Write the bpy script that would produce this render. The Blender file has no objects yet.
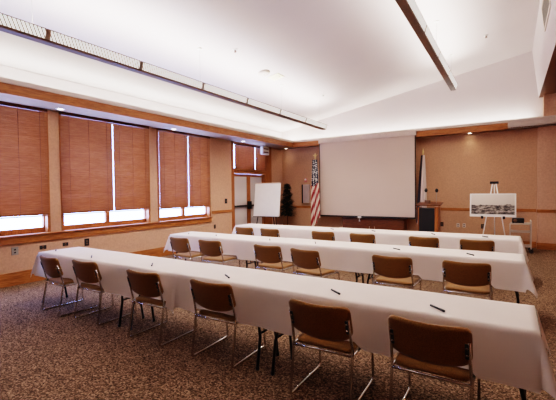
import bpy, bmesh, math, random
from mathutils import Vector, Matrix
random.seed(7)
PI = math.pi
sc = bpy.context.scene
COL = sc.collection

# ------------------------------------------------------------------ helpers
class MB:
    """collects shapes, then links them as ONE mesh object"""
    def __init__(s): s.bm = bmesh.new()
    def box(s, x0, x1, y0, y1, z0, z1, M=None):
        vs = [s.bm.verts.new((x, y, z)) for x in (x0, x1) for y in (y0, y1) for z in (z0, z1)]
        if M: 
            for v in vs: v.co = M @ v.co
        for f in ((0,1,3,2),(4,6,7,5),(0,4,5,1),(2,3,7,6),(0,2,6,4),(1,5,7,3)):
            s.bm.faces.new([vs[i] for i in f])
        return s
    def tube(s, pts, r, n=8, caps=True):
        pts = [Vector(p) for p in pts]
        rs = r if isinstance(r, (list, tuple)) else [r]*len(pts)
        rings = []; up = None
        for i, p in enumerate(pts):
            if i == 0: t = pts[1]-p
            elif i == len(pts)-1: t = p-pts[i-1]
            else: t = (pts[i+1]-p).normalized()+(p-pts[i-1]).normalized()
            t.normalize()
            if up is None:
                up = Vector((0,0,1)) if abs(t.z) < .9 else Vector((1,0,0))
            a = t.cross(up)
            if a.length < 1e-4: a = t.cross(Vector((0,1,0)))
            a.normalize(); b = a.cross(t).normalized(); up = b
            rings.append([s.bm.verts.new(p+(a*math.cos(k*2*PI/n)+b*math.sin(k*2*PI/n))*rs[i]) for k in range(n)])
        for A, B in zip(rings, rings[1:]):
            for k in range(n):
                f = s.bm.faces.new((A[k], A[(k+1)%n], B[(k+1)%n], B[k])); f.smooth = True
        if caps:
            s.bm.faces.new(rings[0][::-1]); s.bm.faces.new(rings[-1])
        return s
    def lathe(s, prof, c=(0,0,0), n=20, M=None):
        """prof: list of (radius, z)"""
        rings = []
        for r, z in prof:
            ring = [s.bm.verts.new((c[0]+max(r,1e-4)*math.cos(k*2*PI/n), c[1]+max(r,1e-4)*math.sin(k*2*PI/n), c[2]+z)) for k in range(n)]
            if M:
                for v in ring: v.co = M @ v.co
            rings.append(ring)
        for A, B in zip(rings, rings[1:]):
            for k in range(n):
                f = s.bm.faces.new((A[k], A[(k+1)%n], B[(k+1)%n], B[k])); f.smooth = True
        s.bm.faces.new(rings[0][::-1]); s.bm.faces.new(rings[-1])
        return s
    def prism(s, prof, axis, a, b):
        """extrude a closed 2D profile along an axis ('x','y','z')"""
        def P(p, t):
            return {'x': (t, p[0], p[1]), 'y': (p[0], t, p[1]), 'z': (p[0], p[1], t)}[axis]
        A = [s.bm.verts.new(P(p, a)) for p in prof]; B = [s.bm.verts.new(P(p, b)) for p in prof]
        n = len(prof)
        for k in range(n): s.bm.faces.new((A[k], A[(k+1)%n], B[(k+1)%n], B[k]))
        s.bm.faces.new(A[::-1]); s.bm.faces.new(B)
        return s
    def grid(s, nu, nv, fn, smooth=True):
        g = [[s.bm.verts.new(fn(i/(nu-1), j/(nv-1))) for j in range(nv)] for i in range(nu)]
        for i in range(nu-1):
            for j in range(nv-1):
                f = s.bm.faces.new((g[i][j], g[i+1][j], g[i+1][j+1], g[i][j+1])); f.smooth = smooth
        return g
    def build(s, name, mat, parent=None, bevel=0, loc=None, recalc=True, seg=2):
        if recalc: bmesh.ops.recalc_face_normals(s.bm, faces=s.bm.faces)
        me = bpy.data.meshes.new(name); s.bm.to_mesh(me); s.bm.free()
        o = bpy.data.objects.new(name, me); COL.objects.link(o)
        for m in (mat if isinstance(mat, (list, tuple)) else [mat]): me.materials.append(m)
        if parent: o.parent = parent
        if loc: o.location = loc
        if bevel:
            b = o.modifiers.new('bevel', 'BEVEL'); b.width = bevel; b.segments = seg; b.limit_method = 'ANGLE'; b.angle_limit = 0.6
            b.harden_normals = False
        return o

def tag(o, label=None, cat=None, group=None, kind=None):
    if label: o['label'] = label
    if cat: o['category'] = cat
    if group: o['group'] = group
    if kind: o['kind'] = kind
    return o
def struct(o, label=None): o['kind'] = 'structure'; return o if not label else tag(o, label)
def empty(name, loc=(0,0,0), rz=0):
    o = bpy.data.objects.new(name, None); COL.objects.link(o); o.location = loc; o.rotation_euler = (0,0,rz)
    o.empty_display_size = .1
    return o
def thing(name, label, cat, loc=(0,0,0), rz=0, group=None):
    return tag(empty(name, loc, rz), label, cat, group)
def copy_tree(o, parent=None):
    c = o.copy(); COL.objects.link(c); c.parent = parent
    for ch in [x for x in KIDS.get(o.name, o.children)]: copy_tree(ch, c)
    return c
KIDS = {}
def dup(root, loc, rz, label):
    c = copy_tree(root); c.location = loc; c.rotation_euler = (0,0,rz); c['label'] = label
    return c

# ------------------------------------------------------------------ materials
def nodes(name):
    m = bpy.data.materials.new(name); m.use_nodes = True
    nt = m.node_tree; b = nt.nodes['Principled BSDF']
    return m, nt, b
def N(nt, t, **kw):
    n = nt.nodes.new(t)
    for k, v in kw.items():
        if k in n.inputs: n.inputs[k].default_value = v
        else: setattr(n, k, v)
    return n
def ramp(nt, fac, stops):
    r = nt.nodes.new('ShaderNodeValToRGB')
    e = r.color_ramp.elements
    while len(e) > 1: e.remove(e[-1])
    e[0].position = stops[0][0]; e[0].color = (*stops[0][1], 1)
    for p, c in stops[1:]:
        x = e.new(p); x.color = (*c, 1)
    nt.links.new(fac, r.inputs['Fac']); return r.outputs['Color']
def lin(c):
    return tuple(((x/255)/12.92 if x/255 <= .04045 else ((x/255+.055)/1.055)**2.4) for x in c)
def coords(nt, scale=(1,1,1), rot=(0,0,0), kind='Object'):
    tc = nt.nodes.new('ShaderNodeTexCoord'); mp = nt.nodes.new('ShaderNodeMapping')
    mp.inputs['Scale'].default_value = scale; mp.inputs['Rotation'].default_value = rot
    nt.links.new(tc.outputs[kind], mp.inputs['Vector']); return mp.outputs['Vector']
def plain(name, col, rough=.5, metal=0, noise=0.06, nscale=8, spec=.5, bump=0, bscale=200):
    """base colour with a faint noise so that no surface is dead flat"""
    m, nt, b = nodes(name); c = lin(col)
    v = coords(nt)
    nz = N(nt, 'ShaderNodeTexNoise', Scale=nscale, Detail=3.0); nt.links.new(v, nz.inputs['Vector'])
    lo = tuple(x*(1-noise*2) for x in c); hi = tuple(min(1, x*(1+noise*2)) for x in c)
    nt.links.new(ramp(nt, nz.outputs['Fac'], [(.3, lo), (.7, hi)]), b.inputs['Base Color'])
    b.inputs['Roughness'].default_value = rough; b.inputs['Metallic'].default_value = metal
    b.inputs['Specular IOR Level'].default_value = spec
    if bump:
        n2 = N(nt, 'ShaderNodeTexNoise', Scale=bscale, Detail=2.0); nt.links.new(v, n2.inputs['Vector'])
        bp = N(nt, 'ShaderNodeBump', Strength=bump, Distance=.004); nt.links.new(n2.outputs['Fac'], bp.inputs['Height'])
        nt.links.new(bp.outputs['Normal'], b.inputs['Normal'])
    return m
def wood(name, dark, mid, light, scale=(1,1,1), rough=.4):
    m, nt, b = nodes(name); v = coords(nt, scale)
    nz = N(nt, 'ShaderNodeTexNoise', Scale=5.0, Detail=5.0, Distortion=1.2); nt.links.new(v, nz.inputs['Vector'])
    c = ramp(nt, nz.outputs['Fac'], [(.25, lin(dark)), (.5, lin(mid)), (.78, lin(light))])
    nt.links.new(c, b.inputs['Base Color']); b.inputs['Roughness'].default_value = rough
    b.inputs['Specular IOR Level'].default_value = .35
    return m
def emis(name, col, s):
    m, nt, b = nodes(name); b.inputs['Base Color'].default_value = (*lin(col), 1)
    b.inputs['Emission Color'].default_value = (*lin(col), 1); b.inputs['Emission Strength'].default_value = s
    return m

M = {}
M['ceiling'] = plain('ceiling_paint', (212,200,195), .9, noise=.01, nscale=1)
M['cap'] = plain('painted_cap', (206,190,176), .7, noise=.02)
M['wood_y'] = wood('cherry_wood_along_y', (120,68,30), (162,100,50), (188,124,72), (9,.8,9))
M['wood_x'] = wood('cherry_wood_along_x', (120,68,30), (162,100,50), (188,124,72), (.8,9,9))
M['wood_z'] = wood('cherry_wood_upright', (116,64,30), (156,94,48), (182,116,66), (9,9,.8))
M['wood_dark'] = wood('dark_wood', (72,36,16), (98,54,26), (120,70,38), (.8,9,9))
M['blind'] = wood('blind_slat_wood', (122,72,38), (158,102,60), (186,134,90), (30,.9,30), .45)
M['black'] = plain('black_metal', (20,19,20), .4, noise=.1)
M['black_plastic'] = plain('black_plastic', (24,22,22), .5, noise=.1)
M['white_plastic'] = plain('white_plastic', (226,220,212), .5, noise=.02)
M['grey_plastic'] = plain('grey_plastic', (140,134,126), .5, noise=.03)
M['chrome'] = plain('chrome', (205,200,195), .18, 1.0, noise=.03)
M['steel'] = plain('brushed_steel', (170,160,150), .35, 1.0, noise=.05)
M['bronze'] = plain('bronze_metal', (112,80,60), .55, .1, noise=.05)
M['brass'] = plain('gold_finial', (224,192,130), .3, .6, noise=.04)
M['screen'] = plain('projection_fabric', (202,182,168), .9, noise=.008, nscale=1.2)
M['paper'] = plain('white_paper', (236,232,224), .8, noise=.01)
M['leaf'] = plain('dark_foliage', (26,38,28), .6, noise=.35, nscale=14)
M['pot'] = plain('plant_pot', (58,44,34), .6)
M['cart'] = plain('cart_enamel', (196,180,164), .5, noise=.03)
M['pinkred'] = plain('alarm_red', (196,120,112), .5)

def wallpaper(name, col):
    m, nt, b = nodes(name); v = coords(nt); c = lin(col)
    nz = N(nt, 'ShaderNodeTexNoise', Scale=26.0, Detail=6.0, Roughness=.7); nt.links.new(v, nz.inputs['Vector'])
    nt.links.new(ramp(nt, nz.outputs['Fac'], [(.3, tuple(x*.84 for x in c)), (.7, tuple(x*1.1 for x in c))]), b.inputs['Base Color'])
    b.inputs['Roughness'].default_value = .85
    n2 = N(nt, 'ShaderNodeTexNoise', Scale=120.0, Detail=3.0); nt.links.new(v, n2.inputs['Vector'])
    bp = N(nt, 'ShaderNodeBump', Strength=.25, Distance=.004); nt.links.new(n2.outputs['Fac'], bp.inputs['Height'])
    nt.links.new(bp.outputs['Normal'], b.inputs['Normal'])
    return m
M['wall'] = wallpaper('beige_wallcovering', (202,158,130))
M['wall_back'] = wallpaper('tan_wallcovering', (192,148,116))

def carpet():
    m, nt, b = nodes('speckled_carpet'); v = coords(nt)
    vo = N(nt, 'ShaderNodeTexVoronoi', Scale=85.0); nt.links.new(v, vo.inputs['Vector'])
    nz = N(nt, 'ShaderNodeTexNoise', Scale=55.0, Detail=6.0, Roughness=.75); nt.links.new(v, nz.inputs['Vector'])
    sep = nt.nodes.new('ShaderNodeSeparateColor'); nt.links.new(vo.outputs['Color'], sep.inputs['Color'])
    mx = nt.nodes.new('ShaderNodeMath'); mx.operation = 'MULTIPLY_ADD'
    mx.inputs[1].default_value = .45; nt.links.new(sep.outputs[0], mx.inputs[0])
    m2 = nt.nodes.new('ShaderNodeMath'); m2.operation = 'MULTIPLY_ADD'; m2.inputs[1].default_value = 1.1; m2.inputs[2].default_value = -.27
    nt.links.new(nz.outputs['Fac'], m2.inputs[0]); nt.links.new(m2.outputs[0], mx.inputs[2])
    c = ramp(nt, mx.outputs[0], [(.2, lin((46,36,29))), (.42, lin((94,73,56))), (.6, lin((132,104,82))), (.8, lin((186,152,122)))])
    nt.links.new(c, b.inputs['Base Color']); b.inputs['Roughness'].default_value = .95; b.inputs['Specular IOR Level'].default_value = .1
    bp = N(nt, 'ShaderNodeBump', Strength=.5, Distance=.006); nt.links.new(mx.outputs[0], bp.inputs['Height'])
    nt.links.new(bp.outputs['Normal'], b.inputs['Normal'])
    return m
M['carpet'] = carpet()

def fabric(name, col, sp=.3):
    m, nt, b = nodes(name); v = coords(nt); c = lin(col)
    nz = N(nt, 'ShaderNodeTexNoise', Scale=150.0, Detail=3.0); nt.links.new(v, nz.inputs['Vector'])
    nt.links.new(ramp(nt, nz.outputs['Fac'], [(.3, tuple(x*(1-sp) for x in c)), (.7, tuple(x*(1+sp) for x in c))]), b.inputs['Base Color'])
    b.inputs['Roughness'].default_value = .75; b.inputs['Specular IOR Level'].default_value = .25
    b.inputs['Sheen Weight'].default_value = .15
    return m
M['chair'] = fabric('brown_upholstery', (136,94,44))
M['cloth'] = plain('white_tablecloth', (234,221,211), .85, noise=.015, nscale=3, spec=.15, bump=.12, bscale=9)

def glass():
    m = bpy.data.materials.new('window_glass'); m.use_nodes = True; nt = m.node_tree; nt.nodes.clear()
    out = nt.nodes.new('ShaderNodeOutputMaterial'); mix = nt.nodes.new('ShaderNodeMixShader')
    t = nt.nodes.new('ShaderNodeBsdfTransparent'); t.inputs['Color'].default_value = (.96,.985,.98,1)
    g = nt.nodes.new('ShaderNodeBsdfGlossy'); g.inputs['Roughness'].default_value = .02
    mix.inputs[0].default_value = .05
    nt.links.new(t.outputs[0], mix.inputs[1]); nt.links.new(g.outputs[0], mix.inputs[2])
    nt.links.new(mix.outputs[0], out.inputs[0]); return m
M['glass'] = glass()
def frosted():
    m = bpy.data.materials.new('frosted_door_glass'); m.use_nodes = True; nt = m.node_tree; nt.nodes.clear()
    out = nt.nodes.new('ShaderNodeOutputMaterial'); mix = nt.nodes.new('ShaderNodeMixShader'); mix.inputs[0].default_value = .3
    d = nt.nodes.new('ShaderNodeBsdfDiffuse'); d.inputs['Color'].default_value = (*lin((225,214,208)),1)
    t = nt.nodes.new('ShaderNodeBsdfTranslucent'); t.inputs['Color'].default_value = (.12,.085,.06,1)
    nt.links.new(d.outputs[0], mix.inputs[1]); nt.links.new(t.outputs[0], mix.inputs[2]); nt.links.new(mix.outputs[0], out.inputs[0])
    return m
M['frosted'] = frosted()
def louvre():
    m, nt, b = nodes('perforated_light_panel')
    v = coords(nt); w = N(nt, 'ShaderNodeTexWave', Scale=1.0); w.wave_type = 'BANDS'; w.bands_direction = 'X'
    mp = nt.nodes.new('ShaderNodeVectorMath'); mp.operation = 'DOT_PRODUCT'; mp.inputs[1].default_value = (0, 1, .55)
    nt.links.new(v, mp.inputs[0]); cb = nt.nodes.new('ShaderNodeCombineXYZ'); nt.links.new(mp.outputs['Value'], cb.inputs[0])
    w.inputs['Scale'].default_value = 7.0; nt.links.new(cb.outputs[0], w.inputs['Vector'])
    c = ramp(nt, w.outputs['Fac'], [(.1, lin((80,66,58))), (.32, lin((250,246,240)))])
    nt.links.new(c, b.inputs['Base Color']); nt.links.new(c, b.inputs['Emission Color']); b.inputs['Emission Strength'].default_value = .8
    return m
M['louvre'] = louvre()
M['lens'] = emis('glowing_lens', (255,240,220), 14)

# ------------------------------------------------------------------ camera (solved from the photo's own lines)
f, yaw, pit, rol, H = 365.03, math.radians(32.522), math.radians(-1.436), math.radians(-.685), 1.616
F = Vector((-math.sin(yaw)*math.cos(pit), math.cos(yaw)*math.cos(pit), math.sin(pit)))
R0 = Vector((math.cos(yaw), math.sin(yaw), 0)); U0 = R0.cross(F)
R = R0*math.cos(rol)+U0*math.sin(rol); U = -R0*math.sin(rol)+U0*math.cos(rol)
cd = bpy.data.cameras.new('camera'); cam = bpy.data.objects.new('camera', cd); COL.objects.link(cam)
cd.sensor_width = 36; cd.lens = f/556*36; cd.clip_start = .05
mw = Matrix((( R.x, U.x, -F.x, 0), (R.y, U.y, -F.y, 0), (R.z, U.z, -F.z, H), (0,0,0,1)))
cam.matrix_world = mw
sc.camera = cam

# ------------------------------------------------------------------ room shell
XL, YB, YR, XR = -7.4, 11.95, -3.0, 2.6      # left wall, back wall, rear wall, right wall
SOF, SX, SY = 3.2, -6.72, 11.6               # soffit height and the lines of its edges
cz = lambda x: 3.85+.18*(x-XL)               # sloped ceiling
struct(MB().box(XL-.25, XR+.2, YR-.2, YB+.25, -.1, 0).build('floor', M['carpet']))
c = MB(); xe = XR+.2
c.prism([(XL-.25, cz(XL-.25)), (xe, cz(xe)), (xe, cz(xe)+.15), (XL-.25, cz(XL-.25)+.15)], 'y', YR-.2, YB+.25)
struct(c.build('ceiling', M['ceiling']))
# left wall around its openings
WIN = [(1.5, 3.5), (3.75, 5.79), (6.07, 7.9)]; SILL = .88; DOOR = (8.95, 11.12)
w = MB(); x0, x1 = XL-.2, XL
w.box(x0, x1, YR, DOOR[0], 0, SILL)
ys = [YR]+[v for a in WIN for v in a]+[DOOR[0]]
for a, b in zip(ys[::2], ys[1::2]): w.box(x0, x1, a, b, SILL, SOF)
w.box(x0, x1, DOOR[1], YB+.2, 0, SOF)
struct(w.build('wall_left', M['wall']))
struct(MB().box(x0, x1, YR, YB+.2, SOF, 3.84).build('wall_left_upper', M['ceiling']))
# back wall: papered below the soffit, white gable above it
struct(MB().box(XL-.2, XR, YB, YB+.2, 0, SOF).build('wall_back', M['wall_back']))
g = MB(); g.prism([(XL, SOF), (XR, SOF), (XR, cz(XR)), (XL, cz(XL))], 'y', YB, YB+.2)
struct(g.build('wall_gable', M['ceiling']))
struct(MB().box(.6, XR, 11.75, YB, 0, SOF).box(.71, XR, 11.62, YB, 3.44, 4.0).build('wall_pier', M['wall']))
struct(MB().box(XR, XR+.2, YR, YB+.2, 0, 5.7).build('wall_right', M['wall_back']))
r = MB(); r.prism([(XL-.2, 0), (XR+.2, 0), (XR+.2, cz(XR+.2)), (XL-.2, cz(XL-.2))], 'y', YR-.2, YR)
struct(r.build('wall_rear', M['wood_dark']))  # unseen wall; dark finish added to cut light on skirts and chair backs
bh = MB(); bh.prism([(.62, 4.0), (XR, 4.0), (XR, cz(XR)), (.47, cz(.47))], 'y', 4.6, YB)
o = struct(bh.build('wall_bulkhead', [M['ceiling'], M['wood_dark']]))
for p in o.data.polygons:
    if p.normal.z < -.9: p.material_index = 1  # underside in dark wood tone: brown paint with shade put into the colour
# soffits
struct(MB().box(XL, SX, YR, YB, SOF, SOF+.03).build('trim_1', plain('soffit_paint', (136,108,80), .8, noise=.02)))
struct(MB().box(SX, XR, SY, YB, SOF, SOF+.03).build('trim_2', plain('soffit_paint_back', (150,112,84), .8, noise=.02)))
# fascia: wood band and painted cap
struct(MB().box(SX-.02, SX+.02, YR, SY+.02, SOF-.005, 3.36).build('trim_3', M['wood_y']))
struct(MB().box(SX-.05, SX+.04, YR, SY-.02, 3.36, 3.44).build('trim_4', M['cap'], bevel=.008))
struct(MB().box(SX+.02, -.07, SY-.02, SY+.02, SOF-.005, 3.36).build('trim_5', M['wood_x']))
struct(MB().box(SX-.05, XR, SY-.04, SY+.05, 3.36, 3.44).build('trim_6', M['cap'], bevel=.008))
struct(MB().box(-.07, XR, SY-.03, SY+.02, 3.265, 3.36).box(-.07, XR, SY, SY+.02, SOF-.005, 3.265).build('trim_7', M['cap']))
# window stool and apron, chair rails
struct(MB().box(XL, XL+.035, YR, 7.94, .73, .855).build('trim_8', M['wood_y'], bevel=.006))
struct(MB().box(XL-.19, XL+.065, YR, 7.95, .855, .885).build('trim_9', wood('stool_wood', (126,70,34), (158,96,52), (182,122,78), (9,.8,9)), bevel=.006))
struct(MB().box(XL, XL+.022, 7.98, DOOR[0]-.06, .965, 1.05).box(XL, XL+.022, DOOR[1]+.06, YB, .965, 1.05).build('trim_10', M['wood_y'], bevel=.006))
struct(MB().box(XL+.022, .6, YB-.022, YB, .965, 1.05).build('trim_11', M['wood_x'], bevel=.006))
struct(MB().box(.578, XR, 11.728, 11.75, .965, 1.05).box(.578, .6, 11.75, YB-.022, .965, 1.05).build('trim_12', M['wood_x'], bevel=.006))
struct(MB().box(XL, XL+.02, YR, DOOR[0]-.06, 0, .235).box(XL, XL+.02, DOOR[1]+.06, YB, 0, .235).build('baseboard_left', M['wood_y'], bevel=.005))
struct(MB().box(XL+.02, .58, YB-.02, YB, 0, .17).box(.58, XR, 11.73, 11.75, 0, .17).box(.58, .6, 11.75, YB-.02, 0, .17).build('baseboard_back', M['wood_x'], bevel=.005))

# ------------------------------------------------------------------ windows, with their panes
for n, (a, b) in enumerate(WIN):
    e = struct(empty('window_%d' % (n+1), (XL, (a+b)/2, SILL)))
    hw = (b-a)/2; top = SOF-SILL
    fr = MB(); xf0, xf1 = -.17, -.1
    fr.box(xf0, xf1, -hw, -hw+.05, 0, top).box(xf0, xf1, hw-.05, hw, 0, top).box(xf0, xf1, -hw+.05, hw-.05, top-.05, top).box(xf0, xf1, -hw+.05, hw-.05, .005, .1)
    fr.build('window_frame', M['wood_z'], e, bevel=.006)
    MB().box(xf0, xf1, -.05, .05, .1, top-.05).build('mullion', M['wood_z'], e, bevel=.006)
    cs = MB().box(-.1, .012, -hw-.025, -hw+.03, .005, top).box(-.1, .012, hw-.03, hw+.025, .005, top)
    cs.build('casing', M['wood_z'], e, bevel=.005)
    for s0, s1 in ((-hw+.05, -.05), (.05, hw-.05)):
        MB().box(-.14, -.13, s0, s1, .1, top-.05).build('pane', M['glass'], e)

# ------------------------------------------------------------------ wooden venetian blinds
def blind(y0, y1, zb, zt, x, label, group, tilt=-60, jit=0.):
    """slats of a closed wooden blind between y0 and y1"""
    t = thing('wood_blind', label, 'window blind', (x, (y0+y1)/2, zb), 0, group)
    hw = (y1-y0)/2; h = zt-zb
    s = MB(); pitch = .0435; n = int((h-.09)/pitch)+1; a = math.radians(tilt)
    for k in range(n):
        z = .05+k*pitch
        Mx = Matrix.Translation((0, 0, z)) @ Matrix.Rotation(a+random.uniform(-.05, .05), 4, 'Y')
        s.box(-.026, .026, -hw, hw, -.0015, .0015, Mx)
    s.build('slats', M['blind'], t)
    MB().box(-.028, .028, -hw, hw, h-.06, h).build('headrail', M['wood_dark'], t, bevel=.004)
    MB().box(-.026, .026, -hw, hw, 0, .022).build('bottom_rail', M['blind'], t, bevel=.004)
    for k in (-.36, 0, .36):
        MB().tube([(.029, 2*hw*k, .02), (.029, 2*hw*k, h-.04)], .0035, 5).build('ladder_cord', M['cord'], t)
    pc = MB().tube([(.034, hw-.07, h-.05), (.034, hw-.07, h*.38)], .003, 5).lathe([(.004, 0), (.012, .02), (.008, .05)], (.034, hw-.07, h*.38-.05), 8)
    pc.build('pull_cord', M['blind'], t)
    return t
M['cord'] = wood('blind_cord', (96,48,24), (116,60,30), (130,70,38)); BX = XL+.044
wl = ['left window, cut by the photo edge', 'middle window', 'window nearest the double door']
for n, (a, b) in enumerate(WIN):
    m = (a+b)/2+(0.06 if n != 0 else 0)
    zb = (1.19, 1.19, 1.17)[n]
    g0, g1 = ((-.022, .004), (-.022, .007), (.0, .005))[n]
    blind(a+g0, m-g1, zb, SOF-.002, BX, 'brown wooden blind, left half of the '+wl[n], 'wooden blinds over the big windows')
    blind(m+g1, b-.012, zb, SOF-.002, BX, 'brown wooden blind, right half of the '+wl[n], 'wooden blinds over the big windows')

# ------------------------------------------------------------------ double door with blinds on its transom
d = struct(empty('door_1', (XL, sum(DOOR)/2, 0))); hw = (DOOR[1]-DOOR[0])/2
k = MB().box(-.16, .015, -hw-.05, -hw+.07, 0, SOF).box(-.16, .015, hw-.38, hw+.05, 0, SOF)
k.box(-.16, .02, -hw+.07, hw-.38, 2.19, 2.36).box(-.16, .0, -hw+.07, hw-.38, SOF-.05, SOF)
k.build('door_frame', M['wood_z'], d, bevel=.006)
MB().box(-.12, -.11, -hw+.07, hw-.38, 2.36, SOF-.05).build('pane', M['glass'], d)
yc = -.17
for s, (p, q) in enumerate(((-hw+.075, yc-.005), (yc+.005, hw-.385))):
    lf = MB(); X0, X1 = -.1, -.055
    lf.box(X0, X1, p, p+.09, .01, 2.185).box(X0, X1, q-.09, q, .01, 2.185).box(X0, X1, p+.09, q-.09, 2.1, 2.185).box(X0, X1, p+.09, q-.09, .01, .22)
    leaf = lf.build('door_leaf', M['wood_z'], d, bevel=.004)
    MB().box(-.085, -.07, p+.09, q-.09, .22, 2.1).build('pane', M['frosted'], leaf)
    hb = MB().box(-.05, .005, p+.04, q-.04, 1.1, 1.16)
    px = q-.05 if s == 0 else p+.05
    hb.box(-.055, .0, px-.035, px+.035, 1.02, 1.28)
    hb.build('push_bar', M['black_plastic'], leaf, bevel=.006)
blind(DOOR[0]+.055, 10.09, 2.30, SOF-.052, BX+.008, 'short brown wooden blind over the left half of the double door transom', 'short blinds over the double door')
blind(10.115, DOOR[1]-.36, 2.30, SOF-.052, BX+.008, 'short brown wooden blind over the right half of the double door transom', 'short blinds over the double door')

# ------------------------------------------------------------------ folding tables under white cloths
ROWS = [(2.65, 3.25), (5.14, 5.74), (7.26, 7.86)]
RN = ['nearest', 'middle', 'farthest']
TX = [(-5.92, -3.87), (-3.85, -1.84), (-1.82, .14)]
TABLE = None
def make_table():
    t = thing('folding_table', '', 'table', group='folding tables in rows under cloths')
    L, W, Ht = 1.0, .29, .738
    MB().box(-L, L, -W, W, Ht-.03, Ht).build('tabletop', M['grey_plastic'], t, bevel=.006)
    for sx in (-1, 1):
        for sy in (-1, 1):
            yt, yo = ((-.19, -.31), (-.07, .03))[sy > 0]; pts = [(sx*.80, yt, Ht-.032), (sx*.87, yt+(yo-yt)*.3, .5), (sx*.92, yt+(yo-yt)*.6, .28), (sx*.92, yo, .012)]
            MB().tube(pts, .014, 8).lathe([(.017, 0), (.017, .03)], (sx*.92, yo, 0), 8).build('leg', M['black'], t)
        b = MB().tube([(sx*.91, -.257, .31), (sx*.91, -.01, .31)], .01, 8).tube([(sx*.5, -.13, Ht-.035), (sx*.74, -.13, Ht-.06), (sx*.91, -.13, .31)], .008, 6)
        b.build('brace', M['black'], t)
    return t
tpos = ['left', 'centre', 'right']
for ri, (yf, yb) in enumerate(ROWS):
    for ti, (a, b) in enumerate(TX):
        lab = 'black legged folding table under the %s end of the %s clothed row' % (tpos[ti], RN[ri]) if ti != 1 else 'black legged folding table in the middle of the %s clothed row' % RN[ri]
        loc = ((a+b)/2, (yf+yb)/2, 0)
        if TABLE is None:
            TABLE = make_table(); TABLE.location = loc; TABLE['label'] = lab
            KIDS[TABLE.name] = list(TABLE.children)
        else: dup(TABLE, loc, 0, lab)

CHX = [[-5.197, -4.474, -3.325, -2.375, -1.214, -.445], [-5.17, -4.39, -3.19, -2.49, -1.27, -.43], [-5.26, -4.54, -3.24, -2.40, -1.29, -.465]]
CHY = [[2.44, 2.51, 2.49, 2.52, 2.44, 2.45], [4.68, 4.66, 4.66, 4.58, 4.64, 4.67], [6.75, 6.74, 6.76, 6.74, 6.76, 6.76]]
CHR = [[-3, 2, 2, 2, 1, -1], [-2, 2, 0, -9, 0, 1], [1, -2, 1, 0, 0, 2]]
SEAT = .443
def cloth_mesh(x0, x1, yf, yb, z, endL, endR, ri, ph):
    """a rectangular cloth that lies on the table and hangs over its edges; corners fall in flared folds"""
    ov = .34; m = MB()
    ux = []
    def ax(a, b, lo, hi, n):
        pts = []
        if lo: pts += [a-ov*(1-i/10) for i in range(10)]
        pts += [a+(b-a)*i/n for i in range(n+1)]
        if hi: pts += [b+ov*(i+1)/10 for i in range(10)]
        return pts
    us = ax(x0, x1, endL, endR, 70); vs = ax(yf, yb, True, True, 10)
    def pos(u, v):
        du = (x0-u) if u < x0 else (u-x1 if u > x1 else 0); dv = (yf-v) if v < yf else (v-yb if v > yb else 0)
        sx = -1 if u < x0 else 1; sy = -1 if v < yf else 1
        bx, by = min(max(u, x0), x1), min(max(v, yf), yb)
        if du <= 0 and dv <= 0:
            return (bx, by, z+.0015*math.sin(u*7+ph)*math.sin(v*9))
        if du > 0 and dv > 0:
            dd = math.hypot(du, dv); th = math.atan2(dv, du)
            fl = .12+.14*math.sin(2*th)+.04*math.sin(6*th+ph)
            return (bx+sx*dd*fl*math.cos(th)+sx*.012*math.cos(th), by+sy*dd*fl*math.sin(th)+sy*.012*math.sin(th), z-dd*.95*(1-.16*math.sin(2*th)))
        dd = max(du, dv); q = dd/ov
        t = (u if dv > 0 else v)
        wv = q*(.012*math.sin(t*5.3+ph)+.008*math.sin(t*13.1+2*ph)+.004*math.sin(t*29+ph))
        if dv > 0:   # nearness to the corners widens the flare
            e = 0
            if endR: e = max(e, 1-(x1-bx)/.35)
            if endL: e = max(e, 1-(bx-x0)/.35)
            # loose corners where two cloths meet
            lp = 0
            if not endR: lp = max(lp, 1-(x1-bx)/.14)
            if not endL: lp = max(lp, 1-(bx-x0)/.14)
        else:
            e = max(0, 1-min(by-yf, yb-by)/.35); lp = 0
        fl = .10+.06*max(0, e)**2+.1*max(0, lp)**2
        off = .008*min(1, q*6)+dd*fl+wv*(1-max(0, e))
        zz = z-dd*(1-.02*math.sin(t*2.1+ph))-.05*max(0, lp)*q
        if dv > 0:
            if sy < 0:   # the hem rests on the seats pushed under it
                for cx, cy in zip(CHX[ri], CHY[ri]):
                    top = SEAT+.014+.006*q
                    if zz < top and cy+.49 > yf-.03:
                        k_ = min(1, max(0, (.27-abs(bx-cx))/.03)); k_ = k_*k_*(3-2*k_)
                        zz = zz+(top-zz)*k_
            return (bx, by+sy*off, zz)
        return (bx+sx*off, by, zz)
    g = [[m.bm.verts.new(pos(u, v)) for v in vs] for u in us]
    for i in range(len(us)-1):
        for j in range(len(vs)-1):
            fc = m.bm.faces.new((g[i][j], g[i+1][j], g[i+1][j+1], g[i][j+1])); fc.smooth = True
    return m
for ri, (yf, yb) in enumerate(ROWS):
    XL0, XM, XR0 = -5.93, (-2.95, -3.35, -3.2)[ri], .15
    for ci, (a, b, l, r_) in enumerate(((XL0, XM, True, False), (XM-.12, XR0, False, True))):
        o = cloth_mesh(a, b, yf-.002, yb+.002, .745+.005*ci, l, r_, ri, ri*1.7+ci*2.3).build('tablecloth', M['cloth'], recalc=True)
        if ri == 2 and ci == 0: pass
        tag(o, 'white tablecloth draped over the %s half of the %s table row' % (('left', 'right')[ci], RN[ri]), 'tablecloth', 'white cloths over the table rows')

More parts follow.
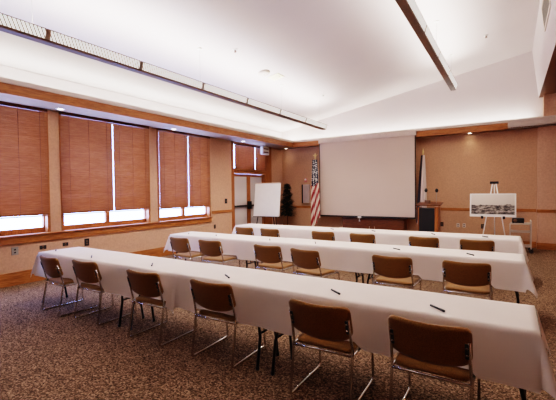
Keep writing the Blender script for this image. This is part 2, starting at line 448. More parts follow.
# ------------------------------------------------------------------ chairs
def rrect(w, h, r, bow, n=6):
    """rounded outline: width w, from z=0 to h, bottom edge bowed down"""
    pts = []
    for cx, cz_, a0 in ((w/2-r, h-r, 0), (-w/2+r, h-r, 90), (-w/2+r*.9, r*.9, 180), (w/2-r*.9, r*.9, 270)):
        for i in range(n+1):
            a = math.radians(a0+90*i/n); pts.append((cx+r*math.cos(a), cz_+r*math.sin(a)))
    return pts
def pad(w, h, r, thick, curve, bow, nu=25, nv=13):
    """closed cushion-like shell with rounded corners; local x across, z up, y thickness (bulging to -y)"""
    m = MB(); F_, B_ = {}, {}
    def xy(i, j):
        a = 2*i/(nu-1)-1; b = 2*j/(nv-1)-1
        # squircle mapping rounds the corners
        px = a*math.sqrt(max(0, 1-b*b*.5*rk(b))); pz = b*math.sqrt(max(0, 1-a*a*.5*rk(a)))
        return px, pz
    def rk(t): return .34*abs(t)**6
    for i in range(nu):
        for j in range(nv):
            px, pz = xy(i, j); x = px*w/2; z = h/2+pz*h/2
            if pz < 0: z += bow*pz*-1*-(1-(px*px))
            edge = (1-px**8)*(1-pz**8); edge = max(0, edge)
            y = -curve*(1-px*px)
            t = thick*(.35+.65*edge**.5)
            F_[i, j] = m.bm.verts.new((x, y-t/2, z)); B_[i, j] = m.bm.verts.new((x, y+t/2, z))
    def q(a, b, c_, d_):
        fc = m.bm.faces.new((a, b, c_, d_)); fc.smooth = True
    for i in range(nu-1):
        for j in range(nv-1):
            q(F_[i,j], F_[i+1,j], F_[i+1,j+1], F_[i,j+1]); q(B_[i,j], B_[i,j+1], B_[i+1,j+1], B_[i+1,j])
    per = [(i,0) for i in range(nu)]+[(nu-1,j) for j in range(1,nv)]+[(i,nv-1) for i in range(nu-2,-1,-1)]+[(0,j) for j in range(nv-2,0,-1)]
    for a, b in zip(per, per[1:]+per[:1]): q(F_[a], B_[a], B_[b], F_[b])
    return m
def arc(p, q, r_, n=5):
    return None
def make_chair():
    t = thing('stacking_chair', '', 'chair', group='brown chairs drawn up to the table rows')
    W = .245
    for s in (-1, 1):
        x = s*W
        pts = [(x*.97, .0, .69), (x*.97, .035, .57), (x, .068, .44), (x, .066, .40), (x, .035, .2), (x, .004, .04), (x, .008, .018), (x, .03, .0115),
               (x, .52, .0115), (x, .548, .018), (x, .556, .045), (x, .545, .2), (x, .53, .365), (x, .515, .388), (x, .48, .395), (x, .06, .395)]
        MB().tube(pts, .0105, 8).build('sled_leg', M['chrome'], t)
    cb = MB().tube([(-W, .062, .396), (W, .062, .396)], .011, 8)
    cb.build('rear_rail', M['chrome'], t)
    MB().tube([(-W, .44, .394), (W, .44, .394)], .009, 8).build('front_rail', M['chrome'], t)
    # seat: a padded panel, built upright then laid flat
    sp = pad(.475, .43, .06, .042, .0, .0)
    Mx = Matrix.Translation((0, .06, SEAT-.021)) @ Matrix.Rotation(-PI/2, 4, 'X')
    for v in sp.bm.verts: v.co = Mx @ v.co
    for v in sp.bm.verts:
        v.co.y = v.co.y
    # waterfall front edge, dished rear
    ysv = [v.co.y for v in sp.bm.verts]; y0_, y1_ = min(ysv), max(ysv)
    if y0_ < -.3:
        for v in sp.bm.verts: v.co.y = .0-v.co.y
    for v in sp.bm.verts:
        a = (v.co.y-.05)/.4; v.co.z += -.012*max(0, a-.7)*3
    sp.build('seat', M['chair'], t)
    bp = pad(.505, .26, .07, .04, .04, .035)
    Mb = Matrix.Translation((0, .07, .535)) @ Matrix.Rotation(math.radians(17), 4, 'X')
    for v in bp.bm.verts: v.co = Mb @ v.co
    bp.build('backrest', M['chair'], t)
    for s in (-1, 1):
        Mk = Matrix.Translation((0, .07, .535)) @ Matrix.Rotation(math.radians(17), 4, 'X')
        br = MB().box(s*.225-.011, s*.225+.011, -.036, -.028, .05, .16, Mk)
        b_ = br.build('back_bracket', M['black'], t, bevel=.003)
        for z in (.08, .13):
            MB().lathe([(.009, 0), (.008, .004), (.004, .007)], n=10, M=Mk @ Matrix.Translation((s*.225, -.036, z)) @ Matrix.Rotation(PI/2, 4, 'X')).build('bolt', M['chrome'], b_)
    return t
CHAIR = None
ordn = ['leftmost', 'second from the left', 'third from the left', 'third from the right', 'second from the right', 'rightmost']
for ri in range(3):
    for i in range(6):
        lab = 'brown padded chair with chrome sled base, %s at the %s table row' % (ordn[i], RN[ri])
        loc = (CHX[ri][i], CHY[ri][i], 0); rz = math.radians(CHR[ri][i])
        if CHAIR is None:
            CHAIR = make_chair(); CHAIR.location = loc; CHAIR.rotation_euler.z = rz; CHAIR['label'] = lab
            for ob in [CHAIR]+list(CHAIR.children): KIDS[ob.name] = list(ob.children)
        else: dup(CHAIR, loc, rz, lab)

# ------------------------------------------------------------------ pens on the cloths
def make_pen():
    t = thing('pen', '', 'pen', group='dark pens laid out on the tables')
    def rod(r, a, b): return MB().lathe([(r*.6, 0), (r, .002), (r, b-a-.002), (r*.6, b-a)], n=8, M=Matrix.Translation((a, 0, .009)) @ Matrix.Rotation(PI/2, 4, 'Y'))
    rod(.008, -.075, .03).build('barrel', M['black_plastic'], t)
    rod(.0088, .03, .072).build('cap', M['black_plastic'], t)
    MB().box(.032, .07, -.0015, .0015, .0175, .0195).build('clip', M['steel'], t)
    return t
PEN = None
PX = [[-5.82, -4.80, -3.60, -2.41, -1.24, -.44], [-5.62, -4.90, -3.60, -2.70, -1.38, -.44], [-3.34, -2.40, -1.24, -.38]]
PY = [[2.84, 2.80, 2.84, 2.81, 2.83, 2.80], [5.36, 5.4, 5.36, 5.36, 5.32, 5.33], [7.46, 7.44, 7.42, 7.42]]
PA = [[-28, -32, -42, -34, -38, -42], [-44, -48, -55, -60, -38, -52], [-40, -45, -55, -50]]
for ri in range(3):
    for i, px in enumerate(PX[ri]):
        o4 = ordn if len(PX[ri]) == 6 else ['leftmost', 'second from the left', 'second from the right', 'rightmost']
        lab = 'dark pen lying on the white cloth, %s on the %s table row' % (o4[i], RN[ri])
        XM = (-2.95, -3.35, -3.2)[ri]
        loc = (px, PY[ri][i], .7475 if px < XM-.12 else .7525)
        if PEN is None:
            PEN = make_pen(); PEN.location = loc; PEN.rotation_euler.z = math.radians(PA[ri][i]); PEN['label'] = lab
            KIDS[PEN.name] = list(PEN.children)
        else: dup(PEN, loc, math.radians(PA[ri][i]), lab)

# ------------------------------------------------------------------ linear pendant lights
def pendant(x, z, y1, nsec, wires, label):
    t = thing('linear_pendant_light', label, 'pendant light', (x, y1, z), 0, 'long linear lights hung from the ceiling')
    L = 1.352; ln = nsec*L
    pan = MB().prism([(-.056, 0), (.056, 0), (.062, .03), (-.062, .03)], 'y', -ln, 0)
    pan.build('bottom_pan', M['bronze'], t)
    for s in (-1, 1):
        MB().tube([(s*.098, -ln, .142), (s*.098, 0, .142)], .006, 6).build('top_rail', M['bronze'], t)
    for k in range(nsec):
        a, b = -ln+k*L+.03, -ln+(k+1)*L-.03
        pn = MB()
        for s in (-1, 1):
            pn.prism([(s*.062, .03), (s*.068, .03), (s*.101, .138), (s*.095, .138)], 'y', a, b)
        pn.build('light_panel', M['louvre'], t)
    for k in range(nsec+1):
        y = -ln+k*L
        MB().prism([(-.066, .028), (.066, .028), (.102, .145), (.07, .145), (.05, .06), (-.05, .06), (-.07, .145), (-.102, .145)], 'y', y-.03 if k else y, y+.03 if k < nsec else y+.0).build('coupler', M['steel'], t)
    for wy in wires:
        top = cz(x)-z
        MB().tube([(0, wy-y1, .03), (0, wy-y1, top)], .0022, 5).build('suspension_wire', M['grey_plastic'], t)
        MB().lathe([(.045, top-.018), (.045, top+.006)], (0, wy-y1, 0), 14).build('ceiling_canopy', M['white_plastic'], t)
    ld = bpy.data.lights.new('pendant_uplight', 'AREA'); ld.shape = 'RECTANGLE'; ld.size = .12; ld.size_y = ln-.2; ld.energy = LE['pendant']; ld.color = (1, .95, .91)
    lo = bpy.data.objects.new('pendant_uplight', ld); COL.objects.link(lo); lo.location = (x, y1-ln/2, z+.15); lo.rotation_euler = (PI, 0, 0)
    for k in range(5):
        sd = bpy.data.lights.new('table_fill_spot', 'SPOT'); sd.energy = LE['table_fill']; sd.spot_size = math.radians(150); sd.spot_blend = .7; sd.shadow_soft_size = .03; sd.color = (1, .93, .88)  # added fill spots below the closed pan, to brighten the tables
        so = bpy.data.objects.new('table_fill_spot', sd); COL.objects.link(so); so.location = (x, y1-(k+.5)*L, z-.03)
    return t
LE = dict(pendant=150, cove=105, coveb=52, down=3, table_fill=55, day=0)
pendant(-4.92, 3.50, 10.45, 8, [2.2, 5.05, 7.93, 10.1], 'long bronze pendant light parallel to the windows, near the left wall')
pendant(-1.26, 4.15, 10.45, 8, [2.2, 5.05, 7.93, 10.1], 'long bronze pendant light hanging high above the right end of the tables')

def area(name, loc, rot, sx, sy, e, col):
    ld = bpy.data.lights.new(name, 'AREA'); ld.shape = 'RECTANGLE'; ld.size = sx; ld.size_y = sy; ld.energy = e; ld.color = col
    o = bpy.data.objects.new(name, ld); COL.objects.link(o); o.location = loc; o.rotation_euler = rot; return o
# fluorescent coves behind the cornice
area('cove_left', (XL+.36, (YR+YB)/2, 3.40), (PI, 0, 0), .12, YB-YR-.4, LE['cove'], (.97, 1, 1))
area('cove_back', ((XL+.7)/2, 11.78, 3.40), (PI, 0, 0), .7-XL-.4, .1, LE['coveb'], (1, .98, .94))

# ------------------------------------------------------------------ recessed downlights in the soffit
DL = [(-7.12, 2.05), (-7.12, 3.62), (-7.14, 6.37), (-7.14, 9.19), (-7.1, 11.72), (-.99, 11.78), (-3.9, 11.78)]
DN = ['in the left soffit at the photo edge', 'in the left soffit beside the second window pier', 'in the left soffit before the third window', 'in the left soffit above the double door',
      'in the corner of the soffit left of the striped flag', 'in the back soffit above the picture easel', 'in the back soffit behind the projection screen']
RING = None
for (x, y), n in zip(DL, DN):
    lab = 'small round glowing downlight '+n
    if RING is None:
        RING = thing('recessed_downlight', lab, 'downlight', (x, y, SOF), 0, 'downlights recessed in the soffits')
        m = MB(); ring = [(.075, -.004), (.055, -.012), (.05, -.004)]
        m.lathe([(.05, -.003), (.056, -.012), (.08, -.006), (.08, .0)], n=20).build('trim_ring', M['white_plastic'], RING)
        MB().lathe([(.05, -.006), (.03, -.009), (.001, -.01)], n=16).build('lens', M['lens'], RING)
        KIDS[RING.name] = list(RING.children)
    else: dup(RING, (x, y, SOF), 0, lab)
    sd = bpy.data.lights.new('downlight_beam', 'SPOT'); sd.energy = LE['down']; sd.spot_size = math.radians(110); sd.spot_blend = .8; sd.shadow_soft_size = .04; sd.color = (1, .8, .58)
    so = bpy.data.objects.new('downlight_beam', sd); COL.objects.link(so); so.location = (x, y, SOF-.03)

# ------------------------------------------------------------------ small things on ceiling and walls
slope = math.atan(.18)
def ceil_thing(name, x, y, label, cat, group=None):
    t = thing(name, label, cat, (x, y, cz(x)), 0, group); t.rotation_euler = (0, -slope, 0); return t
for x, y, n in ((-4.52, 5.6, 'near the middle of the left pendant light'), (-4.54, 9.58, 'near the far end of the left pendant light'), (-.49, 9.64, 'right of the high pendant light')):
    t = ceil_thing('sprinkler_head', x, y, 'small ceiling sprinkler head '+n, 'sprinkler', 'sprinkler heads on the ceiling')
    MB().lathe([(.05, 0), (.045, -.012), (.02, -.014)], n=16).build('escutcheon', M['white_plastic'], t)
    MB().lathe([(.014, -.014), (.014, -.045), (.028, -.05), (.028, -.055)], n=10).build('nozzle', M['grey_plastic'] if y > 9 and x < -4 else M['bronze'], t)
t = ceil_thing('smoke_detector', -4.76, 6.93, 'round pale detector disc on the ceiling above the left pendant light', 'smoke detector')
MB().lathe([(.14, 0), (.14, -.02), (.11, -.05), (.03, -.055)], n=24).build('housing', M['cap'], t)
MB().lathe([(.012, -.055), (.008, -.06)], n=8).build('indicator', M['grey_plastic'], t)
t = ceil_thing('ceiling_speaker', -4.72, 7.38, 'cream square ceiling plate beside the round detector disc', 'ceiling plate')
MB().box(-.15, .15, -.15, .15, -.018, 0).build('cover_plate', plain('cream_plate', (238,226,186), .6, noise=.02), t, bevel=.008)
MB().lathe([(.1, -.018), (.09, -.024)], n=20).build('grille', plain('cream_grille', (224,210,170), .6, noise=.02), t)
# air grille on the bulkhead
t = thing('air_vent', 'grey louvred air vent high on the white bulkhead at upper right', 'air vent', (.62-.15*.83/1.27, 8.1, 4.83)); t.rotation_euler = (0, -math.atan(.15/1.27), 0)
v = MB()
for k in range(9): v.box(-.012, -.004, -.56, .56, -.17+k*.04, -.145+k*.04, Matrix.Rotation(.0, 4, 'Y'))
v.build('louvres', plain('vent_grey', (120,112,102), .6), t)
MB().box(-.016, 0, -.6, .6, -.24, -.19).box(-.016, 0, -.6, .6, .19, .24).box(-.016, 0, -.6, -.55, -.19, .19).box(-.016, 0, .55, .6, -.19, .19).build('vent_frame', M['cap'], t)
MB().box(-.003, 0, -.55, .55, -.19, .19).build('duct_shade_plate', plain('duct_shade', (74,66,58), .8), t)  # flat plate; the shade inside the duct is put into its colour

def plate(name, label, cat, loc, facing, col, w=.075, h=.115, slots=True, group='wall plates and sockets'):
    t = thing(name, label, cat, loc, 0 if facing == 'x' else -PI/2, group)
    MB().box(0, .008, -w/2, w/2, -h/2, h/2).build('cover_plate', M[col], t, bevel=.003)
    if slots:
        for z in ((-.025, .025) if cat == 'socket' else (0,)):
            MB().box(.008, .011, -.016, .016, z-.014, z+.014).build('socket_face' if cat == 'socket' else 'toggle', M['black_plastic'] if col != 'black_plastic' else M['bronze'], t, bevel=.002)
    return t
plate('wall_socket', 'grey wall socket below the left window, nearest the photo edge', 'socket', (XL, 2.92, .605), 'x', 'grey_plastic', .11, .14)
plate('wall_socket', 'small dark wall socket at the left end of the nearest table', 'socket', (XL, 3.38, .61), 'x', 'black_plastic', .12, .075)
plate('wall_socket', 'small dark wall socket between the first two windows low down', 'socket', (XL, 3.79, .615), 'x', 'black_plastic', .11, .07)
plate('wall_socket', 'tall dark wall socket below the middle window', 'socket', (XL, 4.22, .6), 'x', 'black_plastic', .1, .15)
plate('wall_socket', 'dark wall socket below the rail, left of the double door', 'socket', (XL, 8.1, .58), 'x', 'black_plastic', .08, .12)
plate('light_switch', 'dark switch plate on the wall left of the double door', 'switch', (XL, 8.62, 1.32), 'x', 'black_plastic', .11, .15)
plate('wall_socket', 'dark wall socket just right of the lectern', 'socket', (-1.75, YB, .55), 'y', 'black_plastic', .09, .13)
plate('wall_socket', 'left pale socket of the pair between lectern and easel', 'socket', (-1.31, YB, .535), 'y', 'cap', .08, .12)
plate('wall_socket', 'right pale socket of the pair between lectern and easel', 'socket', (-1.15, YB, .535), 'y', 'cap', .08, .12)
plate('wall_socket', 'dark wall socket behind the picture easel', 'socket', (-.67, YB, .53), 'y', 'black_plastic', .09, .13)
# boxed sign over the door
t = thing('emergency_box', 'small white square box with dark bars mounted above the double door', 'sign box', (XL+.005, 10.56, 3.02))
MB().box(-.02, .02, -.03, .03, .15, .18, Matrix.Translation((.14,0,0))).build('mounting_stem', M['white_plastic'], t)
MB().box(.095, .19, -.2, .2, -.14, .15).build('housing', M['white_plastic'], t, bevel=.01)
for z_ in (.04, -.08): MB().box(.19, .194, -.15, .15, z_, z_+.042).build('marking', plain('faded_red', (120,84,84), .6), t)
# pale panel and alarm strobe on the back wall
t = thing('wall_cabinet', 'narrow pale wall box with a dark left edge beside the striped flag', 'wall box', (-6.37, YB, 1.48))
MB().box(-.1, .16, -.09, 0, -.33, .36).build('housing', plain('pale_panel', (186,164,156), .5, noise=.02), t, bevel=.006)
MB().box(-.145, -.102, -.09, 0, -.33, .36).build('dark_edge', M['black_plastic'], t)
MB().box(-.08, .14, -.097, -.09, -.28, .31).build('door', plain('pale_door', (176,156,152), .35, noise=.02), t, bevel=.004)
t = thing('alarm_strobe', 'small reddish alarm strobe above the pale wall box', 'alarm', (-6.38, YB, 2.0))
MB().box(-.055, .055, -.045, 0, -.075, .075).build('housing', M['pinkred'], t, bevel=.008)
MB().box(-.035, .035, -.06, -.045, -.01, .05).build('strobe_lens', M['white_plastic'], t, bevel=.006)

# ------------------------------------------------------------------ projection screen
t = thing('projection_screen', 'large pale pull-down projection screen on the back wall', 'projection screen', (-4.02, 11.55, 0))
MB().box(-1.62, 1.62, -.055, .028, 3.24, 3.375).build('housing', M['cap'], t, bevel=.01)
MB().box(-1.575, 1.575, -.024, -.021, .765, 3.24).build('screen_fabric', M['screen'], t)
MB().box(-1.605, -1.576, -.026, -.02, .765, 3.24).box(1.576, 1.605, -.026, -.02, .765, 3.24).build('black_border', M['black_plastic'], t)
MB().box(-1.605, 1.605, -.034, -.008, .715, .765).build('weight_bar', M['black_plastic'], t, bevel=.006)
MB().box(-.22, -.1, -.04, -.034, .69, .75).tube([(-.16, -.037, .69), (-.16, -.037, .63)], .005, 6).lathe([(.02, 0), (.026, .02), (.012, .05)], (-.16, -.037, .58), 10).build('pull_tab', M['white_plastic'], t, bevel=.004)

# ------------------------------------------------------------------ credenza beneath the screen
t = thing('credenza', 'low brown wooden cabinet against the back wall under the screen', 'cabinet', (-3.79, 11.76, 0))
MB().box(-1.02, 1.02, -.14, .165, .06, .66).build('carcass', M['wood_dark'], t, bevel=.006)
MB().box(-1.05, 1.05, -.16, .165, .66, .69).build('worktop', M['wood_dark'], t, bevel=.006)
MB().box(-1.0, 1.0, -.11, .15, 0, .06).build('plinth', M['black_plastic'], t)
for s in (-.515, .515):
    dr = MB().box(s-.495, s+.495, -.16, -.14, .08, .645).build('door', M['wood_dark'], t, bevel=.008)
    MB().tube([(s-.43*math.copysign(1, s), -.175, .33), (s-.43*math.copysign(1, s), -.175, .43)], .006, 6).tube([(s-.43*math.copysign(1, s), -.16, .38), (s-.43*math.copysign(1, s), -.175, .38)], .005, 6).build('handle', M['steel'], dr)

# ------------------------------------------------------------------ flags
def us_flag_mat():
    m, nt, b = nodes('striped_flag_cloth')
    tc = nt.nodes.new('ShaderNodeTexCoord'); sp = nt.nodes.new('ShaderNodeSeparateXYZ'); nt.links.new(tc.outputs['UV'], sp.inputs[0])
    # slanting stripes of the hanging fly
    w = nt.nodes.new('ShaderNodeMath'); w.operation = 'MULTIPLY_ADD'; w.inputs[1].default_value = 1.7
    nt.links.new(sp.outputs['X'], w.inputs[0])
    w2 = nt.nodes.new('ShaderNodeMath'); w2.operation = 'MULTIPLY'; w2.inputs[1].default_value = -2.3; nt.links.new(sp.outputs['Y'], w2.inputs[0]); nt.links.new(w2.outputs[0], w.inputs[2])
    ml = nt.nodes.new('ShaderNodeMath'); ml.operation = 'MULTIPLY'; ml.inputs[1].default_value = 2.2; nt.links.new(w.outputs[0], ml.inputs[0])
    fr = nt.nodes.new('ShaderNodeMath'); fr.operation = 'FRACT'; nt.links.new(ml.outputs[0], fr.inputs[0])
    st = ramp(nt, fr.outputs[0], [(0, lin((150,36,40))), (.46, lin((150,36,40))), (.54, lin((226,208,190))), (1, lin((226,208,190)))])
    mpv = nt.nodes.new('ShaderNodeMapping'); mpv.inputs['Scale'].default_value = (5, 34, 1); nt.links.new(tc.outputs['UV'], mpv.inputs[0]); vo = N(nt, 'ShaderNodeTexVoronoi', Scale=1.0, Randomness=.3); nt.links.new(mpv.outputs[0], vo.inputs['Vector'])
    bl = ramp(nt, vo.outputs['Distance'], [(.0, lin((230,226,220))), (.3, lin((230,226,220))), (.38, lin((20,24,48))), (1, lin((20,24,48)))])
    gt = nt.nodes.new('ShaderNodeMath'); gt.operation = 'GREATER_THAN'; gt.inputs[1].default_value = .60; nt.links.new(sp.outputs['Y'], gt.inputs[0])
    mx = nt.nodes.new('ShaderNodeMix'); mx.data_type = 'RGBA'; nt.links.new(gt.outputs[0], mx.inputs[0])
    nt.links.new(st, mx.inputs[6]); nt.links.new(bl, mx.inputs[7]); nt.links.new(mx.outputs[2], b.inputs['Base Color'])
    b.inputs['Roughness'].default_value = .7; return m
def state_flag_mat():
    m, nt, b = nodes('white_flag_cloth')
    tc = nt.nodes.new('ShaderNodeTexCoord'); sp = nt.nodes.new('ShaderNodeSeparateXYZ'); nt.links.new(tc.outputs['UV'], sp.inputs[0])
    ad = nt.nodes.new('ShaderNodeMath'); ad.operation = 'MULTIPLY_ADD'; ad.inputs[1].default_value = -.35; nt.links.new(sp.outputs['Y'], ad.inputs[0]); nt.links.new(sp.outputs['X'], ad.inputs[2])
    c = ramp(nt, ad.outputs[0], [(0, lin((40,34,48))), (.12, lin((60,44,52))), (.2, lin((222,206,198))), (1, lin((222,206,198)))])
    nt.links.new(c, b.inputs['Base Color']); b.inputs['Roughness'].default_value = .7; return m
def flag(name, label, loc, mat, hbot, htop, wtop, wbot, poletop, bird, lean=0):
    t = thing(name, label, 'flag', loc)
    MB().lathe([(.16, 0), (.16, .02), (.12, .05), (.04, .09), (.025, .12)], n=20).build('base', M['brass'], t)
    MB().tube([(0, 0, .1), (0, 0, poletop)], .014, 10).build('pole', M['wood_z'], t)
    if bird:
        fb = MB().lathe([(.012, 0), (.03, .02), (.03, .04), (.012, .055), (.03, .09), (.035, .13), (.02, .17), (.008, .2)], (0,0,poletop), 12)
        fb.prism([(-.1, .16), (-.03, .08), (.03, .08), (.1, .16), (.05, .15), (0, .12), (-.05, .15)], 'y', -.008, .008)
        for v_ in fb.bm.verts:
            if v_.co.z < poletop-.1: v_.co.z += poletop
        fb.build('eagle_finial', M['brass'], t)
    else:
        MB().lathe([(.012, 0), (.025, .015), (.01, .03), (.03, .08), (.001, .22)], (0,0,poletop), 12).build('spear_finial', M['brass'], t)
    m = MB(); nu, nv = 41, 26
    uvs = {}
    def fn(u, v_):
        z = hbot+(htop-hbot)*v_
        w = wbot+(wtop-wbot)*v_**1.3
        x = (u-.42)*w+lean*(1-v_)
        y = -.03-.05*(1-.4*v_)*(1+math.sin(u*5.2*PI+v_*1.2))-.02*math.sin(u*PI)
        zz = z-(1-v_)*.12*math.sin(u*PI*1.5)+.10*(u-.5)*(1-v_)
        return (x, y, zz)
    g = m.grid(nu, nv, fn)
    uvl = m.bm.loops.layers.uv.new('UVMap')
    idx = {g[i][j]: (i/(nu-1), j/(nv-1)) for i in range(nu) for j in range(nv)}
    for fc in m.bm.faces:
        for lp in fc.loops: lp[uvl].uv = idx[lp.vert]
    m.build('flag_cloth', mat, t)
    return t
flag('standing_flag', 'red and white striped starry flag on a pole left of the screen', (-5.62, 11.2, 0), us_flag_mat(), .52, 2.66, .16, .34, 2.68, True, .0)
flag('standing_flag', 'white furled flag with dark edge standing behind the lectern', (-2.2, 11.5, 0), state_flag_mat(), .7, 2.62, .1, .30, 2.62, False, -.06)

# ------------------------------------------------------------------ lectern
t = thing('lectern', 'black fronted lectern with wooden sides and two microphones right of the screen', 'lectern', (-1.93, 10.95, 0))
MB().box(-.24, .17, -.2, .2, .04, 1.08).build('front_body', M['black_plastic'], t, bevel=.005)
MB().box(.17, .26, -.2, .2, .04, 1.12).box(-.27, -.24, -.2, .2, .04, 1.12).build('side_panel', M['wood_z'], t, bevel=.005)
MB().prism([(-.26, 1.15), (.26, 1.21), (.26, 1.24), (-.26, 1.18)], 'x', -.32, .33).build('reading_top', M['wood_dark'], t, bevel=.004)
MB().box(-.28, .28, -.22, .22, 0, .04).build('plinth', M['black_plastic'], t, bevel=.005)
for x, h in ((-.1, 1.56), (.18, 1.55)):
    mc = MB().tube([(x, .02, 1.205), (x, .02, 1.35), (x+.005, .04, h-.05), (x, .07, h-.01)], .008, 8).build('microphone', M['steel'], t)
    MB().lathe([(.012, 0), (.035, .025), (.045, .06), (.035, .1), (.01, .12)], (x, .07, h-.04), 12).build('foam_head', M['black_plastic'], mc)
MB().box(-.12, .02, -.05, .06, 1.205, 1.30).build('control_box', M['bronze'], t, bevel=.006)

# ------------------------------------------------------------------ flip chart on its easel
ax_, ay_ = -6.62, 9.8
t = thing('flip_chart_easel', 'dark metal flip chart easel standing before the double door', 'easel', (ax_, ay_, 0), math.radians(10))
for x, name in ((-.38, 'leg'), (.38, 'leg')):
    MB().tube([(x*1.08, -.26, .012), (x*.5, .03, 1.8)], .014, 8).build(name, M['black'], t)
MB().tube([(0, .62, .012), (0, .06, 1.78)], .014, 8).build('leg', M['black'], t)
MB().box(-.25, .25, .01, .05, 1.74, 1.8).build('top_clamp', M['black'], t, bevel=.006)
MB().box(-.46, .46, -.2, -.13, .78, .80).build('tray', M['black'], t, bevel=.004)
t2 = thing('flip_chart_pad', 'large blank white paper pad propped on the dark flip chart easel', 'flip chart pad', (ax_, ay_, 0), math.radians(10))
Mx = Matrix.Translation((0, -.16, .805)) @ Matrix.Rotation(math.radians(-9.0), 4, 'X')
MB().box(-.45, .45, -.028, -.004, 0, 1.05, Mx).build('paper', M['paper'], t2, bevel=.004)
MB().box(-.452, .452, -.032, .0, 1.05, 1.08, Mx).build('binding', M['cap'], t2, bevel=.004)

# ------------------------------------------------------------------ conifer-like plant in the corner
t = thing('potted_tree', 'narrow dark green potted tree in the back left corner', 'plant', (-6.84, 11.35, 0))
MB().lathe([(.11, 0), (.15, .02), (.18, .28), (.19, .3), (.16, .3), (.15, .26)], n=18).build('pot', M['pot'], t)
MB().tube([(0, 0, .24), (.01, 0, .8), (0, 0, 1.75)], [.02, .015, .006], 8).build('trunk', M['wood_dark'], t)
lf = MB(); rnd = random.Random(3)
for k in range(1500):
    q = rnd.random(); z = .72+1.16*q
    rad = (.26*(1-q)**.75+.03)*(.82+.3*math.sin(q*31))
    if q < .06: rad *= .7
    a = rnd.random()*2*PI; rr = rad*math.sqrt(rnd.random())
    p = Vector((rr*math.cos(a), rr*math.sin(a), z)); dirv = Vector((math.cos(a), math.sin(a), -.5+rnd.random()*.7)).normalized()
    side = dirv.cross(Vector((0,0,1))).normalized()*.03; L = .11+.06*rnd.random()
    vs = [lf.bm.verts.new(p), lf.bm.verts.new(p+dirv*L*.5+side), lf.bm.verts.new(p+dirv*L), lf.bm.verts.new(p+dirv*L*.5-side)]
    lf.bm.faces.new(vs)
lf.build('foliage', M['leaf'], t, recalc=False)

# ------------------------------------------------------------------ picture on a white easel
ex, ey = -.33, 10.0
t = thing('display_easel', 'white metal tripod easel holding the landscape picture', 'easel', (ex, ey, 0))
for x in (-.3, .3):
    MB().tube([(x, -.16, .012), (x*.12, .1, 1.72)], .013, 8).build('leg', M['white_plastic'], t)
MB().tube([(0, .55, .012), (0, .12, 1.7)], .013, 8).build('leg', M['white_plastic'], t)
MB().box(-.09, .09, .08, .12, 1.72, 1.78).build('top_clip', M['black'], t, bevel=.005)
for x in (-.24, .2):
    MB().box(x-.025, x+.025, -.11, -.03, .90, .94).box(x-.025, x+.025, -.12, -.11, .90, .965).build('ledge_peg', M['black'], t, bevel=.004)
def picture():
    m, nt, b = nodes('landscape_print'); tc = nt.nodes.new('ShaderNodeTexCoord'); sp = nt.nodes.new('ShaderNodeSeparateXYZ'); nt.links.new(tc.outputs['Object'], sp.inputs[0])
    mp = nt.nodes.new('ShaderNodeMapping'); mp.inputs['Scale'].default_value = (5, 1, 15); nt.links.new(tc.outputs['Object'], mp.inputs[0])
    nz = N(nt, 'ShaderNodeTexNoise', Scale=1.3, Detail=6.0, Roughness=.7); nt.links.new(mp.outputs[0], nz.inputs['Vector'])
    land = ramp(nt, nz.outputs['Fac'], [(.4, lin((26,22,22))), (.48, lin((90,80,74))), (.54, lin((150,138,126))), (.66, lin((205,192,178)))])
    sky = ramp(nt, sp.outputs['Z'], [(0, lin((196,182,166))), (.5, lin((222,210,194)))])
    # wavy ridge line
    mp2 = nt.nodes.new('ShaderNodeMapping'); mp2.inputs['Scale'].default_value = (5, 0, 0); nt.links.new(tc.outputs['Object'], mp2.inputs[0])
    n2 = N(nt, 'ShaderNodeTexNoise', Scale=1.0, Detail=4.0); nt.links.new(mp2.outputs[0], n2.inputs['Vector'])
    ml = nt.nodes.new('ShaderNodeMath'); ml.operation = 'MULTIPLY_ADD'; ml.inputs[1].default_value = .16; ml.inputs[2].default_value = .20
    nt.links.new(n2.outputs['Fac'], ml.inputs[0])
    lt = nt.nodes.new('ShaderNodeMath'); lt.operation = 'LESS_THAN'; nt.links.new(sp.outputs['Z'], lt.inputs[0]); nt.links.new(ml.outputs[0], lt.inputs[1])
    mx = nt.nodes.new('ShaderNodeMix'); mx.data_type = 'RGBA'; nt.links.new(lt.outputs[0], mx.inputs[0]); nt.links.new(sky, mx.inputs[6]); nt.links.new(land, mx.inputs[7])
    nt.links.new(mx.outputs[2], b.inputs['Base Color']); b.inputs['Roughness'].default_value = .5; return m
t3 = thing('landscape_picture', 'wide grey landscape photograph on a white board resting on the white easel', 'picture', (ex-.03, ey-.085, .945), math.radians(0))
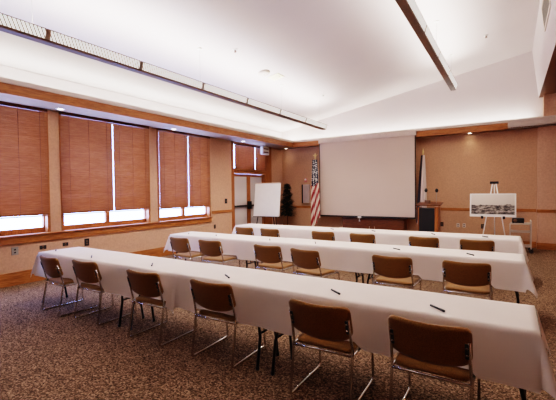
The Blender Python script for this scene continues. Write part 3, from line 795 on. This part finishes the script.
t3.rotation_euler = (math.radians(-8), 0, math.radians(1.5))
MB().box(-.47, .47, -.008, .006, 0, .55).build('backing_board', M['paper'], t3)
MB().box(-.44, .44, -.012, -.008, .06, .53).build('print', picture(), t3)

# ------------------------------------------------------------------ AV cart with a projector on it
t = thing('utility_cart', 'pale wheeled utility cart by the right back corner', 'cart', (.21, 11.1, 0))
for z in (.14, .50, .70):
    MB().box(-.21, .21, -.2, .2, z, z+.03).build('shelf', M['cart'], t, bevel=.005)
for x in (-.22, .22):
    for y in (-.19, .19):
        MB().box(x-.014, x+.014, y-.014, y+.014, .1, .70 if x < 0 else .80).build('post', M['cart'], t, bevel=.003)
        MB().lathe([(.045, -.015), (.05, -.01), (.05, .01), (.045, .015)], n=14, M=Matrix.Translation((x, y, .05)) @ Matrix.Rotation(PI/2, 4, 'X')).build('caster', M['black_plastic'], t)
MB().tube([(.22, -.19, .79), (.22, .19, .79)], .012, 8).build('handle', M['cart'], t)
t = thing('projector', 'black projector sitting on the pale utility cart', 'projector', (.16, 11.05, .73))
MB().box(-.13, .13, -.13, .13, .012, .13).build('body', M['black_plastic'], t, bevel=.02)
MB().lathe([(.04, 0), (.04, .03), (.03, .035)], n=16, M=Matrix.Translation((-.06, -.13, .07)) @ Matrix.Rotation(PI/2, 4, 'X')).build('lens', M['bronze'], t)
MB().box(-.12, -.1, -.1, .1, 0, .012).box(.1, .12, -.1, .1, 0, .012).build('foot', M['black_plastic'], t)

# ------------------------------------------------------------------ daylight and world
wd = bpy.data.worlds.new('daylight'); sc.world = wd; wd.use_nodes = True
bg = wd.node_tree.nodes['Background']; bg.inputs['Color'].default_value = (.31, .43, 1.0, 1); bg.inputs['Strength'].default_value = 28.0
for a, b in WIN:
    o = area('window_portal', (XL-.24, (a+b)/2, (SILL+SOF)/2), (0, -PI/2, 0), SOF-SILL, b-a, 1, (1,1,1)); o.data.cycles.is_portal = True
sc.view_settings.view_transform = 'Filmic'
sc.view_settings.look = 'High Contrast'
sc.view_settings.exposure = 0.45
